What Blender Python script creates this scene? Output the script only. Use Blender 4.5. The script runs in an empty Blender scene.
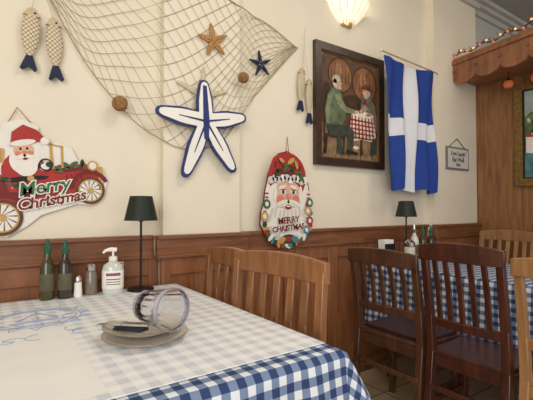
import bpy, bmesh, math, random
from mathutils import Vector, Matrix
from mathutils.geometry import tessellate_polygon
random.seed(4)
S=bpy.context.scene
PI=math.pi
# ------------------------------------------------------------ materials
def lin(c):
    r=[]
    for v in c:
        v/=255.0
        r.append(v/12.92 if v<=0.04045 else ((v+0.055)/1.055)**2.4)
    return (r[0],r[1],r[2],1.0)
_m={}
def M(name,rgb,rough=0.6,metal=0.0,emit=0.0,trans=0.0,var=0.06,vs=12.0,bump=0.0,spec=0.4,alpha=1.0,coat=0.0,ior=1.45):
    if name in _m: return _m[name]
    m=bpy.data.materials.new(name); m.use_nodes=True
    nt=m.node_tree; b=nt.nodes['Principled BSDF']
    b.inputs['Roughness'].default_value=rough; b.inputs['Metallic'].default_value=metal
    b.inputs['Specular IOR Level'].default_value=spec; b.inputs['IOR'].default_value=ior
    b.inputs['Transmission Weight'].default_value=trans
    b.inputs['Coat Weight'].default_value=coat
    tc=nt.nodes.new('ShaderNodeTexCoord'); no=nt.nodes.new('ShaderNodeTexNoise')
    no.inputs['Scale'].default_value=vs; no.inputs['Detail'].default_value=4
    nt.links.new(tc.outputs['Object'],no.inputs['Vector'])
    cr=nt.nodes.new('ShaderNodeValToRGB'); c=lin(rgb)
    cr.color_ramp.elements[0].position=.3; cr.color_ramp.elements[1].position=.7
    cr.color_ramp.elements[0].color=tuple(x*(1-var) for x in c[:3])+(1,)
    cr.color_ramp.elements[1].color=tuple(min(1,x*(1+var)) for x in c[:3])+(1,)
    nt.links.new(no.outputs['Fac'],cr.inputs['Fac']); nt.links.new(cr.outputs['Color'],b.inputs['Base Color'])
    if emit>0:
        b.inputs['Emission Color'].default_value=c; b.inputs['Emission Strength'].default_value=emit
    if bump>0:
        bp=nt.nodes.new('ShaderNodeBump'); bp.inputs['Strength'].default_value=bump; bp.inputs['Distance'].default_value=.01
        nt.links.new(no.outputs['Fac'],bp.inputs['Height']); nt.links.new(bp.outputs['Normal'],b.inputs['Normal'])
    _m[name]=m; return m
def WOOD(name,c1,c2,rough=0.35,scale=(3,3,22),coat=.2):
    if name in _m: return _m[name]
    m=bpy.data.materials.new(name); m.use_nodes=True
    nt=m.node_tree; b=nt.nodes['Principled BSDF']; b.inputs['Roughness'].default_value=rough
    b.inputs['Coat Weight'].default_value=coat; b.inputs['Coat Roughness'].default_value=.3
    tc=nt.nodes.new('ShaderNodeTexCoord'); mp=nt.nodes.new('ShaderNodeMapping'); mp.inputs['Scale'].default_value=scale
    no=nt.nodes.new('ShaderNodeTexNoise'); no.inputs['Scale'].default_value=2.5; no.inputs['Detail'].default_value=7; no.inputs['Distortion'].default_value=.8
    cr=nt.nodes.new('ShaderNodeValToRGB'); cr.color_ramp.elements[0].position=.32; cr.color_ramp.elements[1].position=.68
    cr.color_ramp.elements[0].color=lin(c1); cr.color_ramp.elements[1].color=lin(c2)
    nt.links.new(tc.outputs['Object'],mp.inputs['Vector']); nt.links.new(mp.outputs['Vector'],no.inputs['Vector'])
    nt.links.new(no.outputs['Fac'],cr.inputs['Fac']); nt.links.new(cr.outputs['Color'],b.inputs['Base Color'])
    bp=nt.nodes.new('ShaderNodeBump'); bp.inputs['Strength'].default_value=.15; bp.inputs['Distance'].default_value=.003
    nt.links.new(no.outputs['Fac'],bp.inputs['Height']); nt.links.new(bp.outputs['Normal'],b.inputs['Normal'])
    _m[name]=m; return m
def GINGHAM(name,white,mid,dark,period=.05):
    m=bpy.data.materials.new(name); m.use_nodes=True
    nt=m.node_tree; b=nt.nodes['Principled BSDF']; b.inputs['Roughness'].default_value=.75
    b.inputs['Specular IOR Level'].default_value=.25
    uv=nt.nodes.new('ShaderNodeUVMap'); uv.uv_map='UVMap'
    sp=nt.nodes.new('ShaderNodeSeparateXYZ'); nt.links.new(uv.outputs['UV'],sp.inputs[0])
    st=[]
    for k in 'XY':
        d=nt.nodes.new('ShaderNodeMath'); d.operation='DIVIDE'; d.inputs[1].default_value=period
        nt.links.new(sp.outputs[k],d.inputs[0])
        f=nt.nodes.new('ShaderNodeMath'); f.operation='FRACT'; nt.links.new(d.outputs[0],f.inputs[0])
        g=nt.nodes.new('ShaderNodeMath'); g.operation='GREATER_THAN'; g.inputs[1].default_value=.5; nt.links.new(f.outputs[0],g.inputs[0])
        st.append(g)
    a=nt.nodes.new('ShaderNodeMath'); a.operation='ADD'; nt.links.new(st[0].outputs[0],a.inputs[0]); nt.links.new(st[1].outputs[0],a.inputs[1])
    h=nt.nodes.new('ShaderNodeMath'); h.operation='MULTIPLY'; h.inputs[1].default_value=.5; nt.links.new(a.outputs[0],h.inputs[0])
    cr=nt.nodes.new('ShaderNodeValToRGB'); cr.color_ramp.interpolation='CONSTANT'
    cr.color_ramp.elements[0].color=lin(white); cr.color_ramp.elements[1].position=.8; cr.color_ramp.elements[1].color=lin(dark)
    e=cr.color_ramp.elements.new(.3); e.color=lin(mid)
    nt.links.new(h.outputs[0],cr.inputs['Fac']); nt.links.new(cr.outputs['Color'],b.inputs['Base Color'])
    return m
def TILE(name,c,c2,mortar,sx):
    m=bpy.data.materials.new(name); m.use_nodes=True
    nt=m.node_tree; b=nt.nodes['Principled BSDF']; b.inputs['Roughness'].default_value=.35
    tc=nt.nodes.new('ShaderNodeTexCoord'); br=nt.nodes.new('ShaderNodeTexBrick')
    br.offset=0; br.inputs['Color1'].default_value=lin(c); br.inputs['Color2'].default_value=lin(c2); br.inputs['Mortar'].default_value=lin(mortar)
    br.inputs['Scale'].default_value=1; br.inputs['Brick Width'].default_value=sx; br.inputs['Row Height'].default_value=sx; br.inputs['Mortar Size'].default_value=.006
    nt.links.new(tc.outputs['Object'],br.inputs['Vector']); nt.links.new(br.outputs['Color'],b.inputs['Base Color'])
    return m
def SCALES(name,c1,c2):
    m=bpy.data.materials.new(name); m.use_nodes=True
    nt=m.node_tree; b=nt.nodes['Principled BSDF']; b.inputs['Roughness'].default_value=.7
    tc=nt.nodes.new('ShaderNodeTexCoord'); mp=nt.nodes.new('ShaderNodeMapping'); mp.inputs['Rotation'].default_value=(0,0,PI/4)
    br=nt.nodes.new('ShaderNodeTexBrick'); br.offset=0
    br.inputs['Color1'].default_value=lin(c1); br.inputs['Color2'].default_value=lin(c1); br.inputs['Mortar'].default_value=lin(c2)
    br.inputs['Scale'].default_value=1; br.inputs['Brick Width'].default_value=.013; br.inputs['Row Height'].default_value=.013; br.inputs['Mortar Size'].default_value=.0014
    nt.links.new(tc.outputs['Object'],mp.inputs['Vector']); nt.links.new(mp.outputs['Vector'],br.inputs['Vector']); nt.links.new(br.outputs['Color'],b.inputs['Base Color'])
    return m

# ------------------------------------------------------------ builder
class B:
    def __init__(s,name):
        s.name=name; s.bm=bmesh.new(); s.mats=[]
    def mi(s,m):
        if m not in s.mats: s.mats.append(m)
        return s.mats.index(m)
    def _face(s,vs,i):
        try:
            f=s.bm.faces.new(vs); f.material_index=i; return f
        except ValueError: return None
    def beam(s,p0,p1,w,t,m,side=(0,1,0),w1=None,t1=None):
        p0=Vector(p0);p1=Vector(p1);d=(p1-p0).normalized();sd=Vector(side);sd=(sd-d*sd.dot(d)).normalized();n=d.cross(sd)
        w1=w if w1 is None else w1; t1=t if t1 is None else t1
        i=s.mi(m); v=[]
        for p,ww,tt in ((p0,w,t),(p1,w1,t1)):
            for a,b in ((-1,-1),(1,-1),(1,1),(-1,1)):
                v.append(s.bm.verts.new(p+sd*(a*ww/2)+n*(b*tt/2)))
        for q in ((3,2,1,0),(4,5,6,7),(0,1,5,4),(1,2,6,5),(2,3,7,6),(3,0,4,7)): s._face([v[k] for k in q],i)
    def box(s,x0,x1,y0,y1,z0,z1,m):
        s.beam(((x0+x1)/2,(y0+y1)/2,z0),((x0+x1)/2,(y0+y1)/2,z1),y1-y0,x1-x0,m,side=(0,1,0))
    def sweep(s,path,w,h,m,closed=False):
        i=s.mi(m); rings=[]
        n=len(path)
        for k,p in enumerate(path):
            a=Vector(path[max(0,k-1)]);b=Vector(path[min(n-1,k+1)]);d=b-a;d.z=0;d.normalize();nn=Vector((-d.y,d.x,0));p=Vector(p)
            hh=h[k] if isinstance(h,list) else h
            rings.append([s.bm.verts.new(p+nn*(u*w/2)+Vector((0,0,v*hh/2))) for u,v in ((-1,-1),(1,-1),(1,1),(-1,1))])
        for k in range(n-1):
            for j in range(4): s._face([rings[k][j],rings[k][(j+1)%4],rings[k+1][(j+1)%4],rings[k+1][j]],i)
        s._face(rings[0][::-1],i); s._face(rings[-1],i)
    def tube(s,path,r,m,n=8,cap=True):
        i=s.mi(m); rings=[]; L=len(path); up=Vector((0,0,1)); prev=None
        for k in range(L):
            p=Vector(path[k]); d=(Vector(path[min(L-1,k+1)])-Vector(path[max(0,k-1)]))
            if d.length<1e-9: d=Vector((0,0,1))
            d.normalize()
            if prev is None:
                a=up if abs(d.z)<.9 else Vector((1,0,0)); u=a.cross(d).normalized()
            else:
                u=(prev-d*prev.dot(d)).normalized()
            prev=u; v=d.cross(u)
            rr=r[k] if isinstance(r,(list,tuple)) else r
            rings.append([s.bm.verts.new(p+u*(rr*math.cos(2*PI*j/n))+v*(rr*math.sin(2*PI*j/n))) for j in range(n)])
        for k in range(L-1):
            for j in range(n): s._face([rings[k][j],rings[k][(j+1)%n],rings[k+1][(j+1)%n],rings[k+1][j]],i)
        if cap: s._face(rings[0][::-1],i); s._face(rings[-1],i)
    def lathe(s,prof,m,c=(0,0,0),n=32,sy=1.0,a0=0,a1=2*PI,mat=None,rib=None):
        i=s.mi(m); c=Vector(c); full=abs(a1-a0-2*PI)<1e-6; nn=n if full else n+1; rings=[]
        for q_,(r,z) in enumerate(prof):
            ring=[]
            if r<1e-6:
                p=Vector((0,0,z)); p=(mat@p if mat else p)+c; v=s.bm.verts.new(p); ring=[v]*nn
            else:
                for j in range(nn):
                    a=a0+(a1-a0)*j/n; rr=r+(rib[q_]*math.cos(a*18) if rib else 0)
                    p=Vector((rr*math.cos(a),rr*sy*math.sin(a),z)); p=(mat@p if mat else p)+c
                    ring.append(s.bm.verts.new(p))
            rings.append(ring)
        for k in range(len(rings)-1):
            for j in range(n):
                q=[rings[k][j],rings[k][(j+1)%nn],rings[k+1][(j+1)%nn],rings[k+1][j]]
                u=[]
                for x in q:
                    if x not in u: u.append(x)
                if len(u)>=3: s._face(u,i)
    def ball(s,c,r,m,n=12,sc=(1,1,1),mat=None):
        pr=[(r*math.sin(PI*k/n),-r*math.cos(PI*k/n)) for k in range(n+1)]; pr[0]=(0,-r); pr[-1]=(0,r)
        mm=Matrix.Diagonal(sc).to_3x3()
        if mat: mm=mat@mm
        s.lathe(pr,m,c,n=max(12,n),mat=mm)
    def poly(s,pts,z,th,m):
        # extruded flat outline; caps tessellated so concave outlines stay exact
        i=s.mi(m)
        A=sum(pts[k][0]*pts[(k+1)%len(pts)][1]-pts[(k+1)%len(pts)][0]*pts[k][1] for k in range(len(pts)))
        if A<0: pts=list(pts)[::-1]
        lo=[s.bm.verts.new((x,y,z)) for x,y in pts]; hi=[s.bm.verts.new((x,y,z+th)) for x,y in pts]
        n=len(lo)
        if n<=4:
            s._face(hi,i); s._face(lo[::-1],i)
        else:
            for a,b_,c in tessellate_polygon([[Vector((x,y,0)) for x,y in pts]]):
                ar=(pts[b_][0]-pts[a][0])*(pts[c][1]-pts[a][1])-(pts[c][0]-pts[a][0])*(pts[b_][1]-pts[a][1])
                if ar<0: b_,c=c,b_
                s._face([hi[a],hi[b_],hi[c]],i); s._face([lo[c],lo[b_],lo[a]],i)
        for k in range(n): s._face([lo[k],lo[(k+1)%n],hi[(k+1)%n],hi[k]],i)
    def rect(s,x0,y0,x1,y1,z,th,m): s.poly([(x0,y0),(x1,y0),(x1,y1),(x0,y1)],z,th,m)
    def ell(s,cx,cy,rx,ry,z,th,m,rot=0,n=28,a0=0,a1=2*PI):
        pts=[]; full=abs(a1-a0-2*PI)<1e-6
        for k in range(n if full else n+1):
            a=a0+(a1-a0)*k/n; x=rx*math.cos(a);y=ry*math.sin(a)
            pts.append((cx+x*math.cos(rot)-y*math.sin(rot),cy+x*math.sin(rot)+y*math.cos(rot)))
        s.poly(pts,z,th,m)
    def ring(s,cx,cy,r1,r0,z,th,m,n=28,a0=0,a1=2*PI):
        for k in range(n):
            a=a0+(a1-a0)*k/n;b=a0+(a1-a0)*(k+1)/n
            s.poly([(cx+r0*math.cos(a),cy+r0*math.sin(a)),(cx+r1*math.cos(a),cy+r1*math.sin(a)),(cx+r1*math.cos(b),cy+r1*math.sin(b)),(cx+r0*math.cos(b),cy+r0*math.sin(b))],z,th,m)
    def text(s,txt,x,y,size,z,th,m,rot=0,sx=1.0,bold=0.0,shear=0.0):
        cu=bpy.data.curves.new('t','FONT'); cu.body=txt; cu.size=size; cu.extrude=th/2; cu.align_x='CENTER'; cu.align_y='CENTER'; cu.offset=bold; cu.shear=shear; cu.resolution_u=3
        o=bpy.data.objects.new('t',cu); S.collection.objects.link(o)
        bpy.context.view_layer.update(); dg=bpy.context.evaluated_depsgraph_get()
        me=bpy.data.meshes.new_from_object(o.evaluated_get(dg))
        me.transform(Matrix.Translation((x,y,z+th/2))@Matrix.Rotation(rot,4,'Z')@Matrix.Diagonal((sx,1,1,1)))
        n0=len(s.bm.faces); s.bm.from_mesh(me); s.bm.faces.ensure_lookup_table(); i=s.mi(m)
        for f in s.bm.faces[n0:]: f.material_index=i
        bpy.data.objects.remove(o); bpy.data.meshes.remove(me)
    def done(s,loc=(0,0,0),rot=(0,0,0),bevel=0,parent=None,ang=.6,smooth=True,scale=1.0):
        me=bpy.data.meshes.new(s.name); s.bm.normal_update(); s.bm.to_mesh(me); s.bm.free()
        for m in s.mats: me.materials.append(m)
        if smooth:
            me.shade_smooth(); me.set_sharp_from_angle(angle=ang)
        o=bpy.data.objects.new(s.name,me); S.collection.objects.link(o)
        o.location=loc; o.rotation_euler=rot; o.scale=(scale,)*3
        if parent: o.parent=parent
        if bevel:
            md=o.modifiers.new('bev','BEVEL'); md.width=bevel; md.segments=2; md.limit_method='ANGLE'; md.angle_limit=.7
        return o
WR=(PI/2,0,0)          # art on back wall
PR=(PI/2,0,-PI/2)      # art on the partition, facing -X

# ------------------------------------------------------------ palette
cream=M('wall_cream_plaster',(234,225,205),.85,var=.03,vs=3,bump=.05,spec=.2)
greyw=M('wall_grey_plaster',(196,194,188),.85,var=.03,vs=3)
ceilm=M('ceiling_paint',(172,169,164),.9,var=.03)
wain=WOOD('wainscot_wood',(122,74,44),(152,98,60),.45,(14,14,1.6))
railw=WOOD('rail_wood',(108,64,38),(142,90,56),.38,(1.5,14,14))
panelw=WOOD('partition_wood',(122,82,48),(160,114,70),.5,(14,14,1.4),.1)
canw=WOOD('canopy_wood',(124,78,50),(160,108,72),.5,(10,2,10),.1)
chl=WOOD('chair_honey_wood',(124,80,46),(160,108,66),.35,(10,10,2))
chd=WOOD('chair_walnut_wood',(66,42,30),(96,62,42),.32,(10,10,2))
chr_=WOOD('chair_mahogany_wood',(56,28,20),(86,44,32),.3,(10,10,2))
chp=WOOD('chair_pale_wood',(142,100,64),(172,130,88),.4,(10,10,2))
black=M('black_metal',(26,28,26),.4,var=.05)
shade=M('lamp_shade_dark',(34,42,36),.55,var=.05)
chrome=M('chrome',(205,205,205),.18,1.0,var=.02)
white=M('white_paint',(240,238,230),.6,var=.02)
paper=M('paper_white',(238,238,236),.6,var=.02)
navy=M('navy_paint',(44,58,112),.6,var=.15,vs=30)
navyd=M('dark_navy_paint',(30,40,68),.6,var=.15,vs=30)
red=M('red_print',(168,50,46),.5,var=.10)
dred=M('dark_red_print',(118,36,34),.5,var=.1)
green=M('green_print',(66,108,70),.5,var=.12)
dgreen=M('dark_green_print',(42,70,48),.5,var=.12)
skin=M('printed_skin',(222,174,148),.6,var=.05)
skin2=M('printed_skin_rosy',(208,132,114),.6,var=.05)
gold=M('gold_print',(194,158,88),.45,var=.1)
brownp=M('brown_print',(98,66,48),.6,var=.15)
dk=M('dark_print',(38,30,30),.6,var=.1)
cordr=M('red_cord',(150,66,56),.7)
cordw=M('white_cord',(204,196,180),.8)
tan=M('starfish_tan',(176,134,84),.85,var=.2,vs=60,bump=.5)
straw=M('straw',(156,120,76),.9,var=.3,vs=80,bump=.6)
netm=M('net_twine',(170,154,126),.9,var=.12)
ceram=M('plate_ceramic',(222,217,206),.3,var=.04,coat=.3)
ceramb=M('plate_rim_brown',(140,116,94),.4,var=.1)

# ------------------------------------------------------------ room
H=3.03
b=B('floor'); b.box(-2.5,6.6,-4.5,.1,-.08,0,TILE('floor_tile',(198,180,150),(184,164,134),(130,112,92),.33)); b.done()
b=B('ceiling'); b.box(-2.5,6.6,-4.5,.12,H,H+.08,ceilm); b.done()
b=B('wall_back'); b.box(-2.5,3.63,0,.12,0,H,cream); b.box(3.63,6.6,0,.12,0,H,greyw)
b.box(.70,1.13,-.05,0,0,H,cream); b.box(2.94,3.60,-.07,0,0,H,cream); b.done()
b=B('wall_right'); b.box(6.5,6.6,-4.5,0,0,H,greyw); b.done()
b=B('wall_left'); b.box(-2.6,-2.5,-4.5,.12,0,H,cream); b.done()
b=B('wall_partition'); b.box(3.60,3.66,-2.6,-.002,0,2.30,panelw)
for k in range(6):
    b.box(3.592,3.60,-.45*k-.03,-.45*k-.002 if k else -.072,0,2.30,panelw)
b.done(bevel=.002)
b=B('trim_wainscot')
def wsc(x0,x1,y):
    b.box(x0,x1,y-.015,y,.10,.872,wain)
    n=max(1,round((x1-x0)/.36)); w=(x1-x0)/n
    for k in range(n):
        a=x0+k*w; c=a+w
        b.box(a,a+.045,y-.027,y-.015,.10,.872,wain); b.box(c-.045,c,y-.027,y-.015,.10,.872,wain)
        b.box(a+.045,c-.045,y-.027,y-.015,.79,.872,wain); b.box(a+.045,c-.045,y-.027,y-.015,.10,.2,wain)
wsc(-2.5,.685,0); wsc(.685,1.145,-.05); wsc(1.145,2.925,0); wsc(2.925,3.59,-.07)
b.done(bevel=.003)
b=B('trim_chair_rail')
def rail(x0,x1,y):
    b.box(x0,x1,y-.035,y,.875,.968,railw); b.box(x0,x1,y-.05,y,.962,.982,railw); b.box(x0,x1,y-.043,y,.87,.885,railw)
rail(-2.5,.66,0); rail(.66,1.17,-.05); rail(1.17,2.90,0); rail(2.90,3.59,-.07)
b.done(bevel=.004)
b=B('baseboard_back'); b.box(-2.5,.66,-.03,0,0,.1,railw); b.box(.66,1.17,-.08,0,0,.1,railw); b.box(1.17,2.9,-.03,0,0,.1,railw); b.box(2.9,3.59,-.1,0,0,.1,railw); b.done(bevel=.004)
b=B('trim_crown')
for x0,x1,y in ((-2.5,.70,0),(.70,1.13,-.05),(1.13,2.94,0),(2.94,3.63,-.07),(3.63,6.5,0)):
    b.box(x0,x1,y-.03,y,H-.12,H-.07,greyw); b.box(x0,x1,y-.07,y,H-.07,H-.035,greyw); b.box(x0,x1,y-.11,y,H-.035,H,greyw)
b.done(bevel=.004)

# ------------------------------------------------------------ tables
def table(name,x0,x1,y0,y1,legm):
    b=B(name); b.box(x0,x1,y0,y1,.715,.742,legm)
    b.box(x0+.06,x1-.06,y0+.06,y1-.06,.66,.715,legm)
    for x in (x0+.09,x1-.09):
        for y in (y0+.09,y1-.09): b.beam((x,y,0),(x,y,.70),.035,.035,legm,w1=.055,t1=.055)
    return b.done(bevel=.003)
def cloth(name,x0,x1,y0,y1,dr,mat,zt=.746,step=.02,flare=.10,amp=.012,seed=0,back=0.0,front_flare=None):
    bm=bmesh.new(); uvl=bm.loops.layers.uv.new('UVMap')
    ff=flare if front_flare is None else front_flare
    def ax(a0,a1,d0,d1):
        n=max(2,round((a1-a0)/step)); L=[a0+(a1-a0)*k/n for k in range(n+1)]
        n0=max(1,round(d0/step)) if d0>0 else 0; n1=max(1,round(d1/step)) if d1>0 else 0
        return [a0-d0*(1-k/n0) for k in range(n0)]+L+[a1+d1*(k+1)/n1 for k in range(n1)]
    U=ax(x0,x1,dr,dr); V=ax(y0,y1,dr,back)
    g=[]
    for u in U:
        row=[]
        for v in V:
            cx=min(max(u,x0),x1); cy=min(max(v,y0),y1); du=u-cx; dv=v-cy; r=math.hypot(du,dv)
            if r<1e-9: p=(u,v,zt)
            else:
                dx,dyy=du/r,dv/r
                near=max(0,min(1,(-cy-.55)/.6))
                fl=(.06+(flare-.06)*near)*dx*dx+ff*dyy*dyy
                al=(cx+cy)*1.0+math.atan2(dyy,dx)*.12
                f=min(r,.012)+fl*r+amp*(r/dr)*math.sin(al*26+seed)+.5*amp*(r/dr)*math.sin(al*61+seed*2)
                f=max(f,.004)
                z=zt-max(0,r-.006)*math.sqrt(max(.3,1-min(.6,fl)**2))
                p=(cx+dx*f,cy+dyy*f,z)
            row.append(bm.verts.new(p))
        g.append(row)
    for i in range(len(U)-1):
        for j in range(len(V)-1):
            f=bm.faces.new((g[i][j],g[i+1][j],g[i+1][j+1],g[i][j+1])); f.smooth=True
            for l,(a,c) in zip(f.loops,((i,j),(i+1,j),(i+1,j+1),(i,j+1))): l[uvl].uv=(U[a]+10,V[c]+10)
    me=bpy.data.meshes.new(name); bm.to_mesh(me); bm.free(); me.materials.append(mat)
    o=bpy.data.objects.new(name,me); S.collection.objects.link(o)
    md=o.modifiers.new('sol','SOLIDIFY'); md.thickness=.0012; md.offset=1
    return o
gblue=GINGHAM('gingham_blue',(222,226,232),(118,136,168),(48,66,108),.042)
gpale=GINGHAM('gingham_pale',(240,240,240),(227,229,233),(206,211,220),.050)
t1=table('dining_table',-.18,.745,-1.175,-.09,chd)
c1=cloth('tablecloth',-.18,.75,-1.18,-.085,.20,gblue,flare=.48,front_flare=.12,amp=.011,seed=1)
c2=cloth('table_topper',-.15,.742,-1.125,-.09,.0001,gpale,zt=.750,amp=0)
t2=table('dining_table',2.11,2.80,-1.95,-.12,chd)
c3=cloth('tablecloth',2.09,2.82,-1.97,-.115,.40,gblue,flare=.04,amp=.008,seed=3)

b=B('paper_placemat'); b.rect(-.14,-1.10,.20,-.52,.7518,.0006,paper); b.done()
inkb=M('blue_ink',(160,174,204),.6,var=.1)
b=B('printed_table_drawing')
def ink(pts,w=.0013): 
    b.tube([(x,y,.7532) for x,y in pts],w,inkb,n=4)
def arc(cx,cy,rx,ry,a0,a1,n=12): return [(cx+rx*math.cos(a0+(a1-a0)*k/n),cy+ry*math.sin(a0+(a1-a0)*k/n)) for k in range(n+1)]
ink(arc(.14,-.42,.13,.12,0,2*PI,30)); ink(arc(.14,-.42,.115,.105,0,2*PI,30))
for k in range(14):
    a=2*PI*k/14; ink([(.14+.13*math.cos(a),-.42+.12*math.sin(a)),(.14+.16*math.cos(a+.12),-.42+.15*math.sin(a+.12)),(.14+.13*math.cos(a+.24),-.42+.12*math.sin(a+.24))])
ink([(.06,-.46),(.22,-.46),(.19,-.50),(.09,-.50),(.06,-.46)]); ink([(.14,-.46),(.14,-.34),(.20,-.44),(.14,-.45)]); ink([(.135,-.36),(.08,-.44),(.135,-.45)])
for k in range(8):
    a=random.uniform(.0,.27); c=random.uniform(-.68,-.26); ink(arc(a,c,random.uniform(.015,.04),random.uniform(.01,.03),random.uniform(0,3),random.uniform(4,6)),.0012)
b.done()

# ------------------------------------------------------------ chairs
def chair(loc,rz,wood,seatm=None,w=.42,h=.92,depth=.38,nsl=5,slw=.03,rk=1.0,name='dining_chair'):
    b=B(name); hw=w/2-.018
    for sgn in (-1,1):
        y=sgn*hw
        b.beam((-.05*rk,y,0),(0,y,.44),.034,.034,wood,w1=.036,t1=.040)
        b.beam((0,y,.43),(-.012*rk,y,.62),.036,.038,wood,w1=.034,t1=.034)
        b.beam((-.012*rk,y,.61),(-.055*rk,y,h-.03),.034,.034,wood,w1=.032,t1=.026)
        b.beam((depth-.03,y,0),(depth-.03,y,.43),.030,.030,wood,w1=.038,t1=.038)
        b.beam((-.02*rk,y,.20),(depth-.03,y,.20),.018,.026,wood)
        b.beam((0,y,.40),(depth-.03,y,.40),.022,.05,wood)
    b.beam((depth*.45,-hw,.20),(depth*.45,hw,.20),.026,.018,wood,side=(0,0,1))
    b.beam((depth-.03,-hw,.40),(depth-.03,hw,.40),.05,.022,wood,side=(0,0,1))
    b.beam((0,-hw,.40),(0,hw,.40),.05,.022,wood,side=(0,0,1))
    b.beam((-.03*rk,-hw,.28),(-.03*rk,hw,.28),.026,.018,wood,side=(0,0,1))
    n=12; path=[];hs=[]
    for k in range(n+1):
        t=-1+2*k/n; path.append((-.058*rk-.022*(1-t*t)*rk,t*(w/2+.004),h-.038+.010*(1-t*t))); hs.append(.068+.016*(1-t*t))
    b.sweep(path,.024,hs,wood)
    path=[(-.012*rk-.016*rk*(1-(-1+2*k/n)**2),(-1+2*k/n)*hw,.585) for k in range(n+1)]
    b.sweep(path,.020,.04,wood)
    for k in range(nsl):
        t=-1+2*(k+1)/(nsl+1); y=t*hw*.98
        xb=(-.012-.016*(1-t*t))*rk; xt=(-.056-.022*(1-t*t))*rk
        b.beam((xb,y,.59),((xb+xt)/2+.006,y,.74),slw,.011,wood); b.beam(((xb+xt)/2+.006,y,.735),(xt,y,h-.06),slw,.011,wood)
    sp=[(-.012,-w/2+.02),(depth,-w/2),(depth+.012,0),(depth,w/2),(-.012,w/2-.02)]
    b.poly(sp,.425,.022,wood)
    if seatm:
        c=(depth/2,0); q=[(c[0]+(x-c[0])*.93,y*.93) for x,y in sp]; q[0]=(.03,q[0][1]); q[-1]=(.03,q[-1][1])
        b.poly(q,.447,.018,seatm)
    return b.done(loc=loc,rot=(0,0,rz),bevel=.004)
vinyl=M('seat_vinyl_brown',(66,42,44),.4,var=.06)
chair((.870,-.345,0),PI,chl,None,w=.41,h=.920,depth=.34,nsl=4,slw=.035,rk=.5)
chair((.805,-.795,0),PI+math.radians(7),chl,None,w=.455,h=.945,depth=.32,nsl=5,slw=.034,rk=.45)
chair((1.735,-.555,0),0,chd,vinyl,w=.43,h=.89,depth=.32,nsl=5,slw=.028)
chair((1.745,-.970,0),0,chr_,None,w=.375,h=.945,depth=.31,nsl=5,slw=.026)
chair((1.74,-1.40,0),0,chp,None,w=.42,h=.92,depth=.31,nsl=5,slw=.030)
chair((3.24,-.45,0),PI,chp,None,w=.41,h=.93,depth=.32)
chair((3.24,-.92,0),PI,chp,None,w=.41,h=.925,depth=.32)

# ------------------------------------------------------------ table lamps
def lamp(x,y,z=.7525):
    b=B('table_lamp')
    b.lathe([(0,0),(.056,0),(.058,.004),(.054,.010),(.02,.014),(.008,.018),(0,.018)],black)
    b.tube([(0,0,.01),(0,0,.34)],.0052,black,n=12)
    b.lathe([(.010,.30),(.012,.315),(.010,.33)],black,n=12)
    b.lathe([(.072,.305),(.048,.412),(0,.414),(0,.411),(.046,.409),(.069,.305),(.072,.305)],shade)
    return b.done(loc=(x,y,z))
lamp(.560,-.155,.7518); lamp(2.36,-.22,.7483)

# ------------------------------------------------------------ condiments on the near table
ZT=.7518
def pour_bottle(x,y,fill,r=.027,h=.235,z=ZT,top=None):
    b=B('oil_bottle')
    b.lathe([(0,0),(r,0),(r+.001,.01),(r,h*.52),(r*.8,h*.62),(r*.42,h*.70),(r*.40,h*.8),(0,h*.8)],fill,n=24)
    tp=top or M('pourer_green',(38,92,72),.4)
    b.lathe([(r*.5,h*.76),(r*.58,h*.84),(r*.34,h*.87),(r*.18,h),(0,h)],tp,n=16)
    b.lathe([(r*1.02,h*.14),(r*1.03,h*.15),(r*1.03,h*.42),(r*1.02,h*.43)],M('bottle_label',(92,90,70),.6,var=.2,vs=60),n=24)
    return b.done(loc=(x,y,z))
olive=M('olive_oil_glass',(70,66,42),.12,var=.1,coat=.5); vineg=M('vinegar_glass',(58,48,42),.12,var=.1,coat=.5)
pour_bottle(.200,-.125,olive,h=.238); pour_bottle(.262,-.135,vineg,h=.232)
b=B('salt_shaker'); b.lathe([(0,0),(.015,0),(.016,.01),(.013,.06),(0,.06)],white,n=16); b.lathe([(.013,.06),(.014,.075),(.009,.085),(0,.086)],chrome,n=16); b.done(loc=(.308,-.15,ZT))
b=B('pepper_shaker'); b.lathe([(0,0),(.024,0),(.026,.02),(.024,.085),(.018,.10),(0,.10)],M('pepper_glass',(120,112,100),.15,var=.2,vs=90,coat=.6),n=20); b.lathe([(.021,.10),(.022,.118),(.012,.127),(0,.128)],chrome,n=20); b.done(loc=(.362,-.125,ZT))
b=B('hand_sanitizer_pump_bottle')
gel=M('sanitizer_gel',(206,212,206),.1,var=.03,coat=.7)
b.lathe([(0,0),(.036,0),(.041,.006),(.042,.02),(.042,.105),(.038,.120),(.022,.132),(.014,.138),(0,.138)],gel,n=32,sy=.75)
b.lathe([(.0425,.025),(.0432,.026),(.0432,.098),(.0425,.099)],white,n=32,sy=.75)
pk=M('label_print_purple',(140,90,120),.6)
for k,(zz,hh) in enumerate(((.078,.012),(.062,.004),(.052,.003),(.042,.003))):
    b.lathe([(.0434,zz),(.0438,zz+.0005),(.0438,zz+hh-.0005),(.0434,zz+hh)],pk if k==0 else brownp,n=14,sy=.75,a0=-PI*.72,a1=-PI*.28)
b.lathe([(.016,.136),(.017,.138),(.017,.154),(.012,.157),(0,.157)],white,n=20)
b.tube([(0,0,.155),(0,0,.178)],.0045,white,n=10)
b.tube([(.014,0,.184),(-.010,0,.186),(-.030,-.004,.182),(-.040,-.006,.172)],[.009,.009,.006,.0045],white,n=10)
b.done(loc=(.440,-.165,ZT),rot=(0,0,-.2))
b=B('menu_card'); b.rect(-.035,0,.035,.125,0,.003,M('card_cream',(214,204,186),.6)); b.rect(-.031,.092,.031,.12,.003,.0006,M('card_print',(160,90,70),.6))
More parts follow.
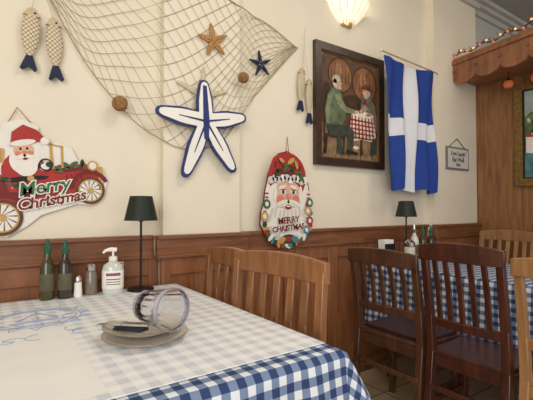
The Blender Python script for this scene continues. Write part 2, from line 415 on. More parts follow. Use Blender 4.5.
for k in range(5): b.rect(-.028,.012+.015*k,.028-.008*(k%2),.017+.015*k,.003,.0006,dk)
b.poly([(-.035,0),(.035,0),(.035,.004),(-.035,.004)],-.012,.018,white)
b.done(loc=(.462,-.112,ZT),rot=(PI/2,0,0))

# plates, tumbler, cutlery
def plate(name,x,y,z,r,tilt=(0,0,0)):
    b=B(name)
    b.lathe([(0,0),(r*.55,0),(r*.60,.003),(r*.94,.016),(r,.020),(r*.99,.0225),(r*.93,.0195),(r*.60,.0075),(r*.55,.006),(0,.006)],ceram,n=48)
    b.lathe([(r*.985,.0224),(r*1.003,.0224),(r*1.003,.0195),(r*.985,.0190)],ceramb,n=48)
    return b.done(loc=(x,y,z),rot=tilt)
plate('dinner_plate',.360,-.830,ZT,.112); plate('dinner_plate',.364,-.800,ZT+.0155,.108,(0,0,0))
b=B('glass_tumbler')
pr=[(0,0),(.036,0),(.041,.004),(.0425,.012),(.049,.06),(.0555,.108),(.0570,.122),(.0562,.1235),(.0554,.122),(.0540,.108),(.0475,.06),(.0408,.014),(.036,.010),(0,.009)]
rb=[0,0,.0001,.0005,.0006,.0006,.0001,0,0,0,0,0,0,0]
gls=M('tumbler_glass',(250,250,254),.02,trans=1.0,var=0,ior=1.36,spec=.5)
b.lathe(pr,gls,n=144,rib=rb)
frost=M('tumbler_band',(204,202,218),.12,trans=.55,var=.02,coat=.5,ior=1.3)
b.lathe([(.0556,.106),(.0578,.119),(.0580,.1245),(.0555,.1250),(.0548,.121)],frost,n=48)
b.lathe([(.034,-.0012),(.0418,.003),(.0432,.011),(.0428,.013)],frost,n=48)
az=math.radians(-70)
o=b.done(ang=1.2)
d=Vector((math.cos(az),math.sin(az),.05)).normalized()
o.rotation_euler=d.to_track_quat('Z','Y').to_euler(); o.location=(.372,-.780,.8330)
b=B('folded_napkin')
nap=M('napkin_charcoal',(50,50,56),.85,var=.25,vs=60)
b.box(-.050,.050,-.016,.016,0,.006,nap); b.box(-.046,.048,-.013,.018,.006,.010,nap); b.box(-.047,.040,-.015,.012,.010,.013,nap)
b.done(loc=(.318,-.835,ZT+.034),rot=(0,math.radians(-4),math.radians(-62)),bevel=.003)
b=B('dinner_knife'); b.box(-.10,-.01,-.0085,.0085,0,.002,chrome); b.box(-.01,.08,-.0055,.0055,-.001,.005,chrome); b.done(loc=(.304,-.838,ZT+.050),rot=(0,math.radians(-6),math.radians(-62)),bevel=.001)
b=B('dinner_fork'); b.box(-.03,.08,-.003,.003,0,.0025,chrome); b.box(-.055,-.03,-.011,.011,0,.0025,chrome)
for k in range(4): b.box(-.09,-.055,-.011+.0062*k,-.008+.0062*k,0,.0025,chrome)
b.done(loc=(.326,-.826,ZT+.050),rot=(0,math.radians(-6),math.radians(-62)),bevel=.0008)

# second table condiments
b=B('napkin_holder'); b.box(-.05,.05,-.035,.035,0,.012,black); b.box(-.05,.05,-.035,-.030,.012,.13,black); b.box(-.05,.05,.030,.035,.012,.13,black); b.box(-.045,.045,-.028,.028,.012,.155,paper); b.done(loc=(2.17,-.20,.7483),bevel=.002)
b=B('sugar_dispenser'); b.lathe([(0,0),(.034,0),(.036,.01),(.034,.11),(0,.12)],M('jar_cream',(226,220,204),.3,coat=.4),n=20); b.lathe([(.034,.115),(.034,.14),(.012,.16),(0,.16)],chrome,n=20); b.done(loc=(2.27,-.31,.7483))
pour_bottle(2.48,-.20,M('bottle_white',(224,222,214),.25,coat=.4),r=.03,h=.25,z=.7483,top=chrome)
pour_bottle(2.58,-.20,olive,r=.027,h=.24,z=.7483); pour_bottle(2.68,-.20,vineg,r=.027,h=.235,z=.7483)

# ------------------------------------------------------------ wall: fishing net
b=B('fishing_net')
Tc=[(.12,2.30),(.45,2.33),(.80,2.30),(1.08,2.24),(1.30,2.20),(1.55,2.12)]
Bc=[(.20,2.02),(.36,1.75),(.50,1.60),(.70,1.45),(.86,1.40),(1.00,1.46),(1.15,1.66),(1.33,1.84),(1.57,2.10)]
def crv(P,t):
    s=t*(len(P)-1); k=min(int(s),len(P)-2); f=s-k
    p0=P[max(k-1,0)];p1=P[k];p2=P[k+1];p3=P[min(k+2,len(P)-1)]
    return tuple(.5*((2*p1[i])+(-p0[i]+p2[i])*f+(2*p0[i]-5*p1[i]+4*p2[i]-p3[i])*f*f+(-p0[i]+3*p1[i]-3*p2[i]+p3[i])*f**3) for i in (0,1))
def netp(u,v):
    t=crv(Tc,u); q=crv(Bc,u); x=t[0]+(q[0]-t[0])*v; z=t[1]+(q[1]-t[1])*v
    x+=.012*math.sin(v*9+u*7); z+=.010*math.sin(u*17+v*5)
    k=max(0,min(1,(x-.58)/.10))*max(0,min(1,(1.25-x)/.10))
    return (x,-.010-.046*k,z)
NU,NV=36,22
for i in range(NU+1):
    for j in range(NV):
        if (i+j)%2==0:
            for di in (-1,1):
                if 0<=i+di<=NU:
                    b.tube([netp(i/NU,j/NV),netp((i+di)/NU,(j+1)/NV)],.0014,netm,n=3,cap=False)
b.tube([netp(k/60,1) for k in range(61)],.0028,netm,n=5); b.tube([netp(k/60,0) for k in range(61)],.0028,netm,n=5)
b.tube([netp(0,k/12) for k in range(13)],.0028,netm,n=5)
b.done()

# starfish
def starpts(tips,c=(0,0),inner=.05,wd=.03,tipw=.6,mid=.6):
    n=len(tips); out=[]
    for k in range(n):
        t=Vector(tips[k])-Vector(c); nx=Vector(tips[(k+1)%n])-Vector(c)
        d=t.normalized(); s=Vector((-d.y,d.x)); L=t.length
        for f,w in ((mid*.75,-1.05),(mid,-1),(.90,-tipw),(.975,-tipw*.65),(1.0,0),(.975,tipw*.65),(.90,tipw),(mid,1),(mid*.75,1.05)):
            p=Vector(c)+d*(L*f)+s*(wd*w); out.append((p.x,p.y))
        v=(d+nx.normalized()); v=v.normalized() if v.length>1e-3 else s
        p=Vector(c)+v*inner; out.append((p.x,p.y))
    return out
def ccw(T): return sorted(T,key=lambda t:math.atan2(t[1],t[0]))
b=B('wooden_starfish')
c=(.905,1.550)
tips=ccw([(x-c[0],z-c[1]) for x,z in [(.893,1.760),(.645,1.575),(.79,1.262),(1.075,1.300),(1.145,1.600)]])
b.poly(starpts(tips,inner=.066,wd=.044,tipw=.62,mid=.55),0,.012,navy)
t2s=[(x*.945,y*.945) for x,y in tips]
b.poly(starpts(t2s,inner=.056,wd=.033,tipw=.6,mid=.55),.012,.005,white)
for t in t2s:
    b.tube([(t[0]*f,t[1]*f,.0175) for f in (.0,.35,.6)],[.006,.004,.002],navy,n=6)
up=[t for t in t2s if t[1]>.15][0]
b.poly([(up[0]*.9-.010,up[1]*.9),(up[0]*.9+.010,up[1]*.9),(.017,.0),(.012,-.09),(-.012,-.09),(-.017,.0)],.0172,.003,navy)
b.box(-.012,.012,-.012,.012,-.031,0,navy)
b.done(loc=(c[0],-.082,c[1]),rot=WR)
def regstar(r,rot): return [(r*math.cos(rot+2*PI*k/5),r*math.sin(rot+2*PI*k/5)) for k in range(5)]
def starfish(x,y,z,r,rot,m,rim=None,wd=.2,name='starfish',inr=.36):
    b=B(name); T=regstar(r,rot)
    b.poly(starpts(T,inner=r*inr,wd=r*wd,tipw=.45,mid=.45),0,.008,rim or m)
    if rim: b.poly(starpts([(a*.80,c*.80) for a,c in T],inner=r*.16,wd=r*wd*.40,tipw=.4,mid=.45),.008,.003,m)
    for t in T: b.tube([(t[0]*f,t[1]*f,.008) for f in (0,.4,.8,.95)],[r*.10,r*.07,r*.04,r*.02],rim or m,n=8)
    b.done(loc=(x,y,z),rot=WR)
starfish(.960,-.063,1.985,.088,PI/2+.2,tan,wd=.17,inr=.26)
starfish(1.29,-.016,1.945,.078,.5,white,navyd,wd=.13,inr=.22)
b=B('starfish'); sw=M('starfish_pale',(206,192,164),.85,var=.12,vs=60)
for t in regstar(.150,.30):
    b.tube([(t[0]*f,t[1]*f,.0) for f in (0,.12,.35,.6,.85,.97,1.0)],[.020,.0195,.016,.013,.009,.006,.003],sw,n=12)
b.ball((0,0,0),.030,sw,n=12,sc=(1,1,.6))
o=b.done(loc=(.905,-.060,1.690),rot=WR); o.scale=(1,1,.35)
def sball(x,y,z,r):
    b=B('straw_ball'); b.ball((0,0,0),r,straw)
    for k in range(18):
        ax=Vector((random.uniform(-1,1),random.uniform(-1,1),random.uniform(-1,1))).normalized(); u=ax.orthogonal().normalized(); v=ax.cross(u)
        b.tube([u*(r*1.02*math.cos(2*PI*j/16))+v*(r*1.02*math.sin(2*PI*j/16)) for j in range(17)],r*.07,straw,n=4,cap=False)
    for k in range(26):
        dd=Vector((random.uniform(-1,1),random.uniform(-1,1),random.uniform(-1,1))).normalized(); b.tube([dd*r*.9,dd*r*1.25+Vector((random.uniform(-.1,.1)*r,0,0))],r*.04,straw,n=4)
    b.done(loc=(x,y,z))
sball(.49,-.060,1.585,.032); sball(1.12,-.105,1.81,.028)

# hanging wooden fish
fsc=SCALES('fish_scale_net',(222,208,178),(134,116,90))
def fish(x,z0,z1,w,tilt,ytop,yoff=-.025):
    L=z1-z0; b=B('hanging_wooden_fish')
    N=20
    body=[]
    for k in range(N+1):
        t=k/N; r=w/2*(math.sin(PI*min(1,t*.93+.05))**.75)*(1.0-.15*t)
        body.append((max(r,.004),-L*.80*t))
    body=[(0,.004)]+body+[(0,-L*.80)]
    b.lathe(body,fsc,n=20,sy=.40,mat=Matrix(((1,0,0),(0,0,1),(0,1,0))))
    b.poly([(-.012,-L*.76),(.012,-L*.76),(w*.42,-L*.97),(w*.30,-L),(0,-L*.93),(-w*.30,-L),(-w*.42,-L*.97)],-.006,.012,navyd)
    b.poly([(-w*.43,-L*.12),(-w*.20,-L*.02),(0,0.004),(w*.20,-L*.02),(w*.43,-L*.12)],-.009,.018,M('fish_head_tan',(200,180,146),.7,var=.1))
    b.ball((w*.14,-L*.08,.012),.004,dk,n=6)
    b.tube([(0,0,0),(ytop,.12,0),(ytop*1.4,.26,0)],.0016,cordw,n=5)
    b.done(loc=(x,yoff,z1),rot=(PI/2,tilt,0))
fish(.145,1.675,1.935,.074,.04,.01); fish(.222,1.65,1.915,.070,-.06,-.03)
fish(1.595,1.71,1.98,.062,.05,.01); fish(1.655,1.64,1.92,.060,.0,-.03)

# ------------------------------------------------------------ Santa car sign
W2=M('print_white',(232,228,220),.5,var=.03)
b=B('christmas_car_sign')
L0=.004; z=L0
b.poly([(-.30,-.17),(-.28,-.24),(-.20,-.275),(-.12,-.24),(-.06,-.20),(.09,-.17),(.15,-.185),(.21,-.155),(.235,-.09),(.225,-.02),(.19,.015),(.12,.03),(.10,.09),(.04,.12),(.01,.10),(-.03,.14),(-.02,.19),(-.08,.225),(-.15,.21),(-.18,.15),(-.22,.13),(-.29,.06),(-.30,-.04)],0,L0,W2)
def P(pts,m,k=1): b.poly(pts,L0+.0012*(k-1),.0012,m)
def E1(cx,cy,rx,ry,m,k,rot=0,n=20): b.ell(cx,cy,rx,ry,L0+.0012*(k-1),.0012,m,rot,n)
P([(-.285,-.12),(-.29,-.02),(-.25,.0),(-.17,-.01),(-.155,-.07),(-.06,-.08),(-.03,.0),(.04,.015),(.15,.01),(.205,-.01),(.215,-.07),(.16,-.10),(.08,-.12),(.0,-.15),(-.12,-.16)],red,1)
P([(-.27,-.03),(-.18,-.03),(-.165,-.085),(-.06,-.10),(-.05,-.115),(-.18,-.11),(-.27,-.09)],dred,2)
P([(.045,.0),(.15,-.003),(.15,-.018),(.045,-.02)],dred,2)
for k in range(4): P([(.06+.02*k,-.03),(.068+.02*k,-.03),(.068+.02*k,-.065),(.06+.02*k,-.065)],dred,2)
b.ring(.155,-.105,.088,.068,L0+.0024,.0014,dred,14,.3,PI-.1); b.ring(-.205,-.185,.100,.082,L0+.0024,.0014,dred,14,.2,PI-.2)
P([(.195,-.005),(.222,-.01),(.225,-.07),(.20,-.07)],gold,3); E1(.180,.0,.024,.024,gold,4); E1(.180,.0,.016,.017,W2,5)
P([(.0,.0),(.012,.115),(.022,.118),(.018,.0)],gold,3); P([(.012,.115),(.06,.10),(.062,.092),(.014,.105)],gold,3); P([(.056,.10),(.066,.10),(.056,.0),(.046,.0)],gold,3)
b.ring(-.015,.02,.028,.022,L0+.0084,.001,dk,16)
E1(-.10,.0,.085,.085,red,2); E1(-.045,.0,.05,.026,red,3,.2)
E1(-.09,.045,.060,.062,W2,3); E1(-.09,.025,.045,.05,W2,4); E1(-.09,.088,.038,.038,skin,5); E1(-.115,.077,.012,.009,skin2,6); E1(-.066,.077,.012,.009,skin2,6)
E1(-.075,.062,.022,.009,W2,6,-.3); E1(-.105,.062,.022,.009,W2,6,.3)
E1(-.077,.096,.0045,.006,dk,6); E1(-.102,.096,.0045,.006,dk,6); E1(-.089,.080,.009,.007,skin2,7); E1(-.089,.052,.010,.005,dred,6)
P([(-.138,.11),(-.125,.17),(-.08,.20),(-.03,.175),(-.005,.135),(-.02,.125),(-.045,.12)],red,5); E1(-.09,.122,.050,.013,W2,6,.1); E1(-.005,.125,.017,.017,W2,6)
E1(-.02,.01,.020,.016,W2,6,.4); E1(.0,.02,.015,.013,dgreen,7)
E1(-.10,-.035,.09,.012,dk,4); E1(-.08,-.035,.014,.013,gold,5)
E1(-.24,.02,.05,.055,brownp,2); E1(-.24,.03,.035,.04,gold,3)
P([(-.285,.0),(-.275,.075),(-.215,.065),(-.225,-.01)],green,4); P([(-.254,-.003),(-.246,.071),(-.234,.069),(-.242,-.005)],red,5)
P([(-.215,.05),(-.205,.11),(-.16,.10),(-.17,.04)],gold,4); P([(-.192,.045),(-.185,.107),(-.175,.105),(-.182,.043)],red,5)
for k,(x,y) in enumerate(((-.285,-.03),(-.26,-.05),(-.21,-.02),(-.17,-.03),(.10,.015),(.135,.015),(.07,.01),(-.13,-.06),(.03,-.0),(.20,-.09))):
    E1(x,y,.020,.009,dgreen if k%2 else green,6,k*.9,10); E1(x+.006,y-.012,.018,.008,green,6,k*1.4+1,10); E1(x+.01,y-.004,.006,.006,red,7,0,8)
for x,y,r in ((-.205,-.19,.076),(.155,-.115,.064)):
    b.ring(x,y,r,r*.82,L0+.006,.002,brownp); b.ring(x,y,r*.82,r*.74,L0+.006,.002,gold); b.ell(x,y,r*.74,r*.74,L0+.005,.001,W2)
    for k in range(12):
        a=PI*k/6; b.poly([(x+r*.1*math.cos(a+1.5),y+r*.1*math.sin(a+1.5)),(x+r*.76*math.cos(a-.05),y+r*.76*math.sin(a-.05)),(x+r*.76*math.cos(a+.05),y+r*.76*math.sin(a+.05))],L0+.006,.0015,brownp)
    b.ell(x,y,r*.20,r*.20,L0+.0075,.002,gold)
b.text('Merry',-.035,-.078,.082,L0+.0085,.002,W2,.06,bold=.006,shear=.25); b.text('Merry',-.035,-.078,.082,L0+.0105,.001,green,.06,bold=.001,shear=.25)
b.text('Christmas',-.01,-.140,.068,L0+.0085,.002,W2,.06,bold=.006,shear=.25); b.text('Christmas',-.01,-.140,.068,L0+.0105,.001,dred,.06,bold=.001,shear=.25)
b.tube([(-.20,.11,0),(-.09,.275,0),(.0,.13,0)],.0025,cordr,n=5)
b.done(loc=(.218,-.012,1.276),rot=(PI/2,-.14,0),scale=.94)

# ------------------------------------------------------------ Santa face sign
b=B('santa_face_sign')
def E(cx,cy,rx,ry,m,k,rot=0,n=24): b.ell(cx,cy,rx,ry,L0+.0012*k,.0012,m,rot,n)
teal=M('print_teal',(84,130,138),.5); bgrey=M('beard_grey',(206,202,198),.6)
outl=[(-.13,-.24),(-.09,-.275),(-.03,-.29),(.04,-.285),(.10,-.265),(.14,-.235),(.18,-.19),(.20,-.13),(.185,-.08),(.165,-.04),(.17,.02),(.165,.08),(.14,.14),(.11,.20),(.06,.255),(0,.285),(-.07,.265),(-.12,.20),(-.145,.13),(-.165,.05),(-.175,-.02),(-.195,-.08),(-.20,-.15),(-.17,-.20)]
b.poly(outl,0,L0,dred); b.poly([(x*.96,y*.97) for x,y in outl],L0-.001,.0014,W2)
E(0,.13,.140,.145,red,0.6); E(-.02,.20,.10,.07,red,.8)
for k in range(7): E(-.09+.03*k,.20+.02*math.sin(k*1.9),.010,.022,dred,2,k*.5,10)
E(-.02,-.02,.15,.13,W2,1.5); E(0,-.13,.165,.15,W2,1.6)
for k in range(16):
    a=-3.3+k*.24; E(.150*math.cos(a),-.10+.150*math.sin(a),.030,.020,bgrey if k%2 else W2,2.4,a,14)
for k in range(9): E(-.12+.03*k,-.085+.012*math.sin(k*2),.010,.035,bgrey,2.7,.2*(k-4)*.4,10)
E(0,.025,.102,.085,skin,3.6)
E(-.058,.0,.028,.022,skin2,4.6); E(.058,.0,.028,.022,skin2,4.6); E(-.095,.03,.012,.05,W2,4.8); E(.095,.03,.012,.05,W2,4.8)
for sx in (-1,1):
    E(sx*.038,.042,.020,.014,W2,5); E(sx*.038,.040,.010,.011,M('eye_blue',(60,90,130),.4),6); E(sx*.038,.040,.005,.006,dk,7); E(sx*.042,.070,.028,.009,W2,5,-sx*.3); E(sx*.038,.054,.020,.003,brownp,6,-sx*.1)
E(0,.012,.018,.018,skin2,5.5); E(.004,.016,.006,.006,skin,6.6)
E(-.038,-.025,.048,.018,W2,6,.25); E(.038,-.025,.048,.018,W2,6,-.25); E(-.04,-.030,.036,.004,bgrey,7,.3); E(.04,-.030,.036,.004,bgrey,7,-.3); E(0,-.048,.022,.012,dred,5.2); E(0,-.043,.016,.004,W2,6.3)
for k in range(10): E(-.125+.028*k,.108+.008*math.sin(k*2.2)+.012*(1-((k-4.5)/4.5)**2),.022,.022,W2 if k%2 else bgrey,7.2,0,14)
for k,(x,y) in enumerate(((-.06,.165),(-.02,.185),(.03,.175),(.07,.155),(-.09,.145),(.095,.13),(.0,.16))): E(x,y,.030,.013,green if k%2 else dgreen,8,k*1.1,10)
for x,y in ((-.03,.165),(.0,.178),(.05,.16)): E(x,y,.011,.011,red,9.2,0,10)
E(.02,.225,.03,.014,gold,8,.6); E(-.05,.225,.02,.010,gold,8,-.5); E(.06,.205,.010,.028,gold,8,.3)
cols=[green,red,gold,dgreen,teal,W2]
for k in range(30):
    a=-3.35+k*.135; E(.172*math.cos(a),-.115+.160*math.sin(a),.024 if k%3 else .016,.012 if k%3 else .016,cols[(k*5)%6],5+.2*(k%4),a*2.3,10)
for x,y,cc in ((.15,-.07,gold),(.165,-.13,red),(.14,-.185,teal),(.165,-.02,green),(-.155,-.03,green),(-.17,-.10,gold)):
    E(x,y,.026,.028,cc,6.4,.3,14); E(x,y,.012,.014,W2,7.4,.3,10)
for x0,y0 in ((.155,.02),(-.155,.02)):
    E(x0,y0,.012,.035,W2,5); E(x0,y0+.01,.012,.006,red,6); E(x0,y0-.012,.012,.006,red,6)
b.text('MERRY',.0,-.125,.052,L0+.010,.002,W2,.08,bold=.005); b.text('MERRY',0,-.125,.052,L0+.012,.001,dred,.08,bold=.0012)
b.text('CHRISTMAS',0,-.170,.046,L0+.010,.002,W2,.08,bold=.005); b.text('CHRISTMAS',0,-.170,.046,L0+.012,.001,dred,.08,bold=.0012)
E(0,-.235,.055,.028,dgreen,6); E(.0,-.235,.018,.018,red,7); E(-.05,-.24,.03,.018,gold,7,.4); E(.05,-.24,.03,.018,teal,7,-.4)
b.tube([(-.012,.27,0),(0,.37,0),(.012,.27,0)],.0025,cordr,n=5)
b.done(loc=(1.455,-.055,1.165),rot=WR)

# ------------------------------------------------------------ painting (two men at a tavern table)
b=B('framed_painting')
fw=WOOD('frame_dark_wood',(40,28,22),(66,46,34),.35,(10,10,10)); w,h=.335,.400
bgp=M('paint_bg_brown',(98,70,50),.5,var=.45,vs=14,coat=.3)
b.rect(-w+.02,-h+.02,w-.02,h-.02,0,.012,bgp)
F=.050
for x0,y0,x1,y1 in ((-w,-h,w,-h+F),(-w,h-F,w,h),(-w,-h+F,-w+F,h-F),(w-F,-h+F,w,h-F)): b.rect(x0,y0,x1,y1,0,.03,fw)
g=F+.008
for x0,y0,x1,y1 in ((-w+F,-h+F,w-F,-h+g),(-w+F,h-g,w-F,h-F),(-w+F,-h+g,-w+g,h-g),(w-g,-h+g,w-F,h-g)): b.rect(x0,y0,x1,y1,0,.020,M('frame_slip',(120,92,56),.5,.3))
def Q(pts,m,k): b.poly(pts,.012+.0008*k,.0008,m)
def E2(cx,cy,rx,ry,m,k,rot=0,n=22,a0=0,a1=2*PI): b.ell(cx,cy,rx,ry,.012+.0008*k,.0008,m,rot,n,a0,a1)
pc=lambda n,c: M('paint_'+n,c,.5,var=.35,vs=25,coat=.3)
bar=pc('barrel',(134,94,62)); barl=pc('barrel_light',(156,112,76)); bard=pc('barrel_dark',(66,46,34)); flo=pc('floor',(138,112,82)); coat1=pc('coat_olive',(98,110,82)); coat1l=pc('coat_olive_light',(126,136,104)); coat2=pc('coat_grey',(122,112,98)); pants=pc('trousers',(60,68,60)); maro=pc('maroon',(120,52,46)); ps=pc('skin',(204,156,122)); pw=pc('white',(214,206,190)); pr_=pc('red',(158,62,56)); hair=pc('hair',(184,178,166))
Q([(-.277,-.342),(.277,-.342),(.277,-.17),(-.277,-.12)],flo,0)
for k in range(5): Q([(-.27+.12*k,-.337),(-.262+.12*k,-.337),(-.20+.1*k,-.15),(-.205+.1*k,-.15)],bard,1)
for cx_,cy_,rx_ in ((-.10,.215,.115),(.14,.19,.125)):
    E2(cx_,cy_,rx_,rx_*1.03,bard,1); E2(cx_,cy_,rx_*.92,rx_*.95,bar,2); 
    for q in range(6): Q([(cx_-rx_*.75+q*rx_*.29,cy_-rx_*.62+abs(q-2.5)*.012),(cx_-rx_*.72+q*rx_*.29,cy_-rx_*.62+abs(q-2.5)*.012),(cx_-rx_*.72+q*rx_*.29,cy_+rx_*.62-abs(q-2.5)*.012),(cx_-rx_*.75+q*rx_*.29,cy_+rx_*.62-abs(q-2.5)*.012)],bard,3)
    E2(cx_-.02,cy_+.03,rx_*.3,rx_*.4,barl,2.6)
E2(-.22,.04,.05,.11,bard,1); E2(.22,-.0,.045,.10,bard,1); E2(.02,.05,.10,.05,bard,3)
Q([(.0,-.03),(.22,-.035),(.25,-.17),(.20,-.21),(.10,-.20),(.02,-.22),(-.02,-.17)],pw,8)
for k in range(7): Q([(.0+.033*k,-.04),(.012+.033*k,-.04),(.010+.037*k,-.20),(-.006+.037*k,-.20)],pr_,9)
for k in range(5): Q([(-.015,-.065-.030*k),(.235,-.068-.030*k),(.236,-.078-.030*k),(-.015,-.077-.030*k)],pr_,9)
E2(.11,-.025,.12,.022,pw,10); E2(.08,.01,.012,.030,pc('wine',(70,30,30)),11); E2(.08,.045,.005,.014,pc('wine',(70,30,30)),11); E2(.13,-.0,.010,.018,pw,11); E2(.17,-.02,.022,.008,pc('basket',(150,110,60)),11)
Q([(.09,-.2),(.11,-.2),(.115,-.31),(.09,-.31)],bard,7)
Q([(-.225,.07),(-.19,.115),(-.145,.125),(-.10,.095),(-.075,.03),(-.055,-.03),(-.07,-.09),(-.10,-.125),(-.235,-.14),(-.25,-.04)],coat1,10)
Q([(-.22,.06),(-.19,.10),(-.17,.10),(-.20,-.0),(-.215,-.12),(-.235,-.12),(-.24,-.04)],coat1l,11)
Q([(-.235,-.13),(-.10,-.12),(.005,-.135),(.025,-.155),(.015,-.26),(.05,-.30),(-.04,-.30),(-.04,-.19),(-.14,-.20),(-.21,-.20)],pants,11)
Q([(-.05,-.28),(.055,-.295),(.06,-.312),(-.05,-.312)],dk,12); Q([(-.14,-.20),(-.10,-.20),(-.09,-.29),(-.05,-.315),(-.13,-.315)],pants,10)
Q([(-.16,.075),(-.12,.085),(-.06,.01),(.03,-.005),(.035,-.028),(-.06,-.035),(-.14,.015)],coat1l,12); E2(.043,-.014,.016,.011,ps,13)
E2(-.135,.155,.036,.044,ps,12); E2(-.148,.178,.038,.028,hair,13,.3); E2(-.160,.150,.018,.030,hair,13); E2(-.122,.128,.024,.014,hair,13,-.2); E2(-.101,.155,.009,.006,ps,14); E2(-.118,.165,.004,.003,dk,14)
Q([(-.25,-.19),(-.06,-.19),(-.06,-.205),(-.075,-.32),(-.09,-.32),(-.08,-.21),(-.22,-.21),(-.235,-.32),(-.25,-.32)],bard,9)
Q([(-.262,.0),(-.25,.0),(-.24,-.32),(-.255,-.32)],bard,9)
Q([(.105,.075),(.15,.11),(.20,.10),(.245,.05),(.262,-.05),(.255,-.14),(.20,-.14),(.12,-.03),(.09,.01)],coat2,7)
Q([(.13,.05),(.085,.0),(.10,-.02),(.175,.02)],pc('coat_grey_light',(146,134,118)),12); E2(.09,-.005,.013,.011,ps,13)
E2(.148,.135,.034,.040,ps,8); Q([(.105,.155),(.115,.185),(.155,.195),(.195,.175),(.20,.150),(.15,.155)],maro,9); E2(.145,.110,.024,.016,hair,9); E2(.178,.135,.014,.024,hair,9); E2(.113,.133,.008,.006,ps,10); E2(.130,.145,.004,.003,dk,10)
Q([(.20,-.14),(.262,-.12),(.262,-.29),(.19,-.31),(.20,-.22)],pants,7); Q([(.115,.06),(.135,.095),(.155,.08),(.15,-.02),(.13,-.02)],maro,9)
E2(.04,-.275,.035,.024,pc('basket',(150,110,60)),12); E2(.04,-.262,.028,.012,pw,13)
b.done(loc=(2.040,-.002,1.790),rot=WR)

# ------------------------------------------------------------ flag
fb=M('flag_blue',(30,62,142),.75,var=.08,vs=20); fwm=M('flag_white',(218,220,226),.8,var=.03)
bm=bmesh.new(); nx,nz=56,50; FW,FH=.61,.93
g=[]
for i in range(nx+1):
    r=[]
    for j in range(nz+1):
        u=i/nx; v=j/nz
        x=u*FW*(1-.11*v)+.055*v+.006*math.sin(u*24+v*3); zz=-v*FH-.09*(1-v)*u*(1-u)*1.2-.014*math.sin(u*16)*v-.02*v*u
        y=-.028*math.sin(u*24+v*2.5)*(.25+.75*v)-.014*math.sin(u*9+v*7)
        r.append(bm.verts.new((x,y,zz)))
    g.append(r)
for i in range(nx):
    for j in range(nz):
        f=bm.faces.new((g[i][j+1],g[i+1][j+1],g[i+1][j],g[i][j])); f.smooth=True
        u=(i+.5)/nx; v=(j+.5)/nz
        f.material_index=1 if (.38<u<.61 or .44<v<.58) else 0
me=bpy.data.meshes.new('flag'); bm.to_mesh(me); bm.free(); me.materials.append(fb); me.materials.append(fwm)
o=bpy.data.objects.new('flag',me); S.collection.objects.link(o); o.location=(2.25,-.125,2.180)
md=o.modifiers.new('s','SUBSURF'); md.levels=1; md.render_levels=1
b=B('flag_pole'); b.tube([(2.23,-.125,2.205),(2.91,-.125,2.175)],.0055,M('brass',(190,176,150),.5,.2),n=10); b.ball((2.225,-.125,2.205),.010,white); b.ball((2.915,-.125,2.175),.010,white)
b.tube([(2.35,-.125,2.20),(2.35,-.0,2.22)],.003,white,n=6); b.tube([(2.80,-.125,2.18),(2.80,-.0,2.2)],.003,white,n=6); b.done()

# small plaque
b=B('wall_plaque'); b.rect(-.17,-.095,.17,.095,0,.012,M('plaque_grey',(120,120,120),.6)); b.rect(-.155,-.080,.155,.080,.012,.002,M('plaque_face',(214,212,206),.6))
b.text('Live Laugh',0,.040,.052,.014,.001,dk,bold=.001); b.text('Eat Well',0,-.012,.052,.014,.001,dk,bold=.001); b.text('OPA',0,-.055,.036,.014,.001,dk,bold=.001)
b.tube([(-.13,.09,.004),(0,.17,.004),(.13,.09,.004)],.003,dk,n=5)
b.done(loc=(3.265,-.072,1.53),rot=WR)

# sconce
b=B('wall_sconce')
gl=M('alabaster_glass',(250,238,214),.4,emit=.75,var=.12,vs=14)
b.lathe([(.004,-.085),(.05,-.078),(.10,-.050),(.145,-.005),(.175,.050),(.182,.056),(.170,.052),(.135,.0),(.09,-.04),(.04,-.066),(.0,-.07)],gl,n=32,a0=PI,a1=2*PI,sy=.95)
b.ball((0,-.05,-.088),.016,gold); b.box(-.05,.05,-.02,0,-.09,.05,M('sconce_brass',(190,160,110),.35,.8))
for k in range(9):
    a=PI+PI*(k+.5)/9; b.tube([(.052*math.cos(a),.05*math.sin(a),-.080),(.148*math.cos(a),.141*math.sin(a),-.006),(.184*math.cos(a),.175*math.sin(a),.055)],.003,M('sconce_rib',(224,206,174),.5,emit=.2),n=6)
b.done(loc=(2.005,-.003,2.435),scale=.90)
l=bpy.data.lights.new('sconce_bulb','POINT'); l.energy=3.0; l.color=(1,.88,.7); l.shadow_soft_size=.05
o=bpy.data.objects.new('sconce_bulb',l); o.location=(2.005,-.07,2.475); S.collection.objects.link(o)

# ------------------------------------------------------------ canopy with string lights (front edge runs slightly out from the partition)
SL=.19
b=B('wooden_canopy')
def xf(y): return 3.245-SL*(-y-.075)
b.poly([(3.59,-.075),(xf(-.075),-.075),(xf(-1.95),-1.95),(3.59,-1.95)],2.205,.018,canw)
b.poly([(3.59,-.075),(xf(-.075)-.03,-.075),(xf(-1.95)-.03,-1.95),(3.59,-1.95)],2.345,.022,canw)
can=b.done(bevel=.003)
b=B('canopy_fascia')
pts=[(0,.17),(0,.05)]
n=9
for k in range(n):
    x0=k*.21
    for j in range(1,9):
        a=PI*j/8; pts.append((x0+.105-.105*math.cos(a),.05-.055*math.sin(a)))
pts+=[(n*.21,.17)]
b.poly(pts,0,.024,canw)
b.rect(0,.165,n*.21,.20,-.005,.045,canw)
for k in range(n+1): b.ell(.21*k if 0<k<n else (.015 if k==0 else n*.21-.015),.11,.012,.012,.024,.012,railw,n=12)
fo=b.done(loc=(3.245,-.075,2.15),rot=(PI/2,0,-PI/2-math.atan(SL)),bevel=.003); fo.parent=can
b=B('string_lights')
wire=M('light_wire',(40,56,36),.6); bulb=M('bulb_warm',(240,160,90),.4,emit=1.5); bulbr=M('bulb_red',(226,96,60),.4,emit=1.0)
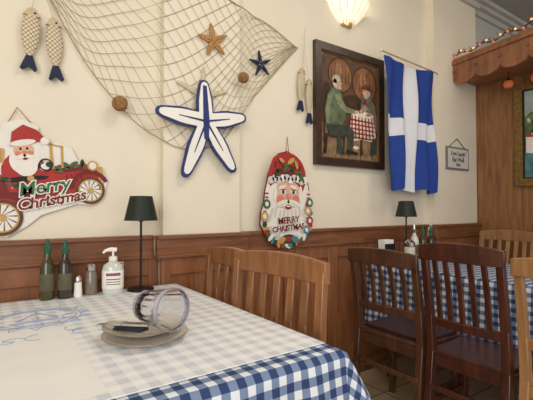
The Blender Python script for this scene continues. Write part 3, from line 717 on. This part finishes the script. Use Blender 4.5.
pth=[(xf(-.09-1.7*k/60)-.012,-.09-1.7*k/60,2.379+.014*(1+math.sin(k*.9))+.0008*k) for k in range(61)]
b.tube(pth,.004,wire,n=5)
for k in range(0,61,2): b.ball((pth[k][0]-.005,pth[k][1],pth[k][2]+.012*(1 if k%4 else -.2)),.0085,bulb if k%4 else bulbr,n=8)
grn=M('garland_green',(92,96,66),.8)
for k in range(60):
    for q in range(4):
        p=pth[k]; b.tube([p,(p[0]+random.uniform(-.02,.02),p[1]+random.uniform(-.03,.03),p[2]+random.uniform(-.01,.035))],.003,grn if q%2 else canw,n=3)
b.done()
def pend(x,y):
    b=B('hanging_lantern'); b.tube([(0,0,0),(0,0,-.06)],.003,black,n=5); b.lathe([(.01,-.06),(.030,-.075),(.038,-.10),(.026,-.125),(0,-.13)],M('lantern_orange',(190,96,56),.4,emit=.25),n=16); b.lathe([(0,-.05),(.012,-.055),(.030,-.075)],black,n=16)
    b.done(loc=(x,y,2.204))
pend(3.42,-.42); pend(3.42,-.62)

# painting with gilt frame on the partition
b=B('gilt_framed_painting')
gf=M('gilt_frame',(140,110,62),.4,.5,var=.3,vs=40,bump=.4); W_,H_=.62,.84
b.rect(0,0,W_,H_,0,.01,M('landscape_sky',(160,176,172),.5,var=.25,vs=8))
b.poly([(0,.05),(W_,.05),(W_,.45),(.45,.55),(.3,.40),(.22,.52),(.12,.60),(0,.50)],.01,.002,M('landscape_hill',(92,112,76),.5,var=.5,vs=22))
b.poly([(0,.05),(W_,.05),(W_,.25),(.3,.2),(.1,.28),(0,.26)],.012,.002,M('landscape_sea',(84,124,128),.5,var=.4,vs=20))
b.poly([(.08,.27),(.2,.25),(.2,.38),(.08,.40)],.014,.001,W2); b.poly([(.2,.22),(.28,.22),(.28,.33),(.2,.33)],.014,.001,pw); b.poly([(.06,.40),(.14,.46),(.22,.38)],.0145,.001,pr_)
for k in range(16): b.ell(.07+random.uniform(0,.2),random.uniform(.12,.6),.022,.012,.0155,.001,[green,gold,pw,dgreen,teal][k%5],k,10)
for x0,y0,x1,y1 in ((-.0,0,W_,.06),(0,H_-.06,W_,H_),(0,.06,.06,H_-.06),(W_-.06,.06,W_,H_-.06)): b.rect(x0,y0,x1,y1,0,.035,gf)
for x0,y0,x1,y1 in ((.06,.06,W_-.06,.07),(.06,H_-.07,W_-.06,H_-.06),(.06,.07,.07,H_-.07),(W_-.07,.07,W_-.06,H_-.07)): b.rect(x0,y0,x1,y1,0,.022,dk)
b.done(loc=(3.590,-.40,1.29),rot=PR,bevel=.004)

# ------------------------------------------------------------ lights
w=bpy.data.worlds.new('world'); S.world=w; w.use_nodes=True
bg=w.node_tree.nodes['Background']; bg.inputs[0].default_value=(.95,.95,.97,1); bg.inputs[1].default_value=.84
def area(name,loc,target,sx,sy,e,col):
    l=bpy.data.lights.new(name,'AREA'); l.shape='RECTANGLE'; l.size=sx; l.size_y=sy; l.energy=e; l.color=col
    o=bpy.data.objects.new(name,l); o.location=loc; d=Vector(target)-Vector(loc); o.rotation_euler=d.to_track_quat('-Z','Y').to_euler(); S.collection.objects.link(o)
area('window_light',(-2.0,-3.4,1.9),(.8,-.2,1.2),3.0,2.2,106,(1,.972,.925))
area('ceiling_fill',(1.2,-1.6,2.98),(1.2,-1.6,0),.9,.9,20,(1,.91,.78))  # added overhead fill for warm ambient light, no fixture behind it
area('ceiling_fill',(3.0,-1.6,2.98),(3.0,-1.6,0),.6,.6,10,(1,.89,.74))  # second added overhead fill, toward the partition

cam=bpy.data.cameras.new('camera'); cam.sensor_width=36; cam.lens=400/533*36; cam.clip_start=.02
co=bpy.data.objects.new('camera',cam); co.location=(0,-1.92,1.11); co.rotation_euler=(math.radians(91.2),0,math.radians(-35)); S.collection.objects.link(co)
S.camera=co
S.view_settings.view_transform='Standard'; S.view_settings.look='None'
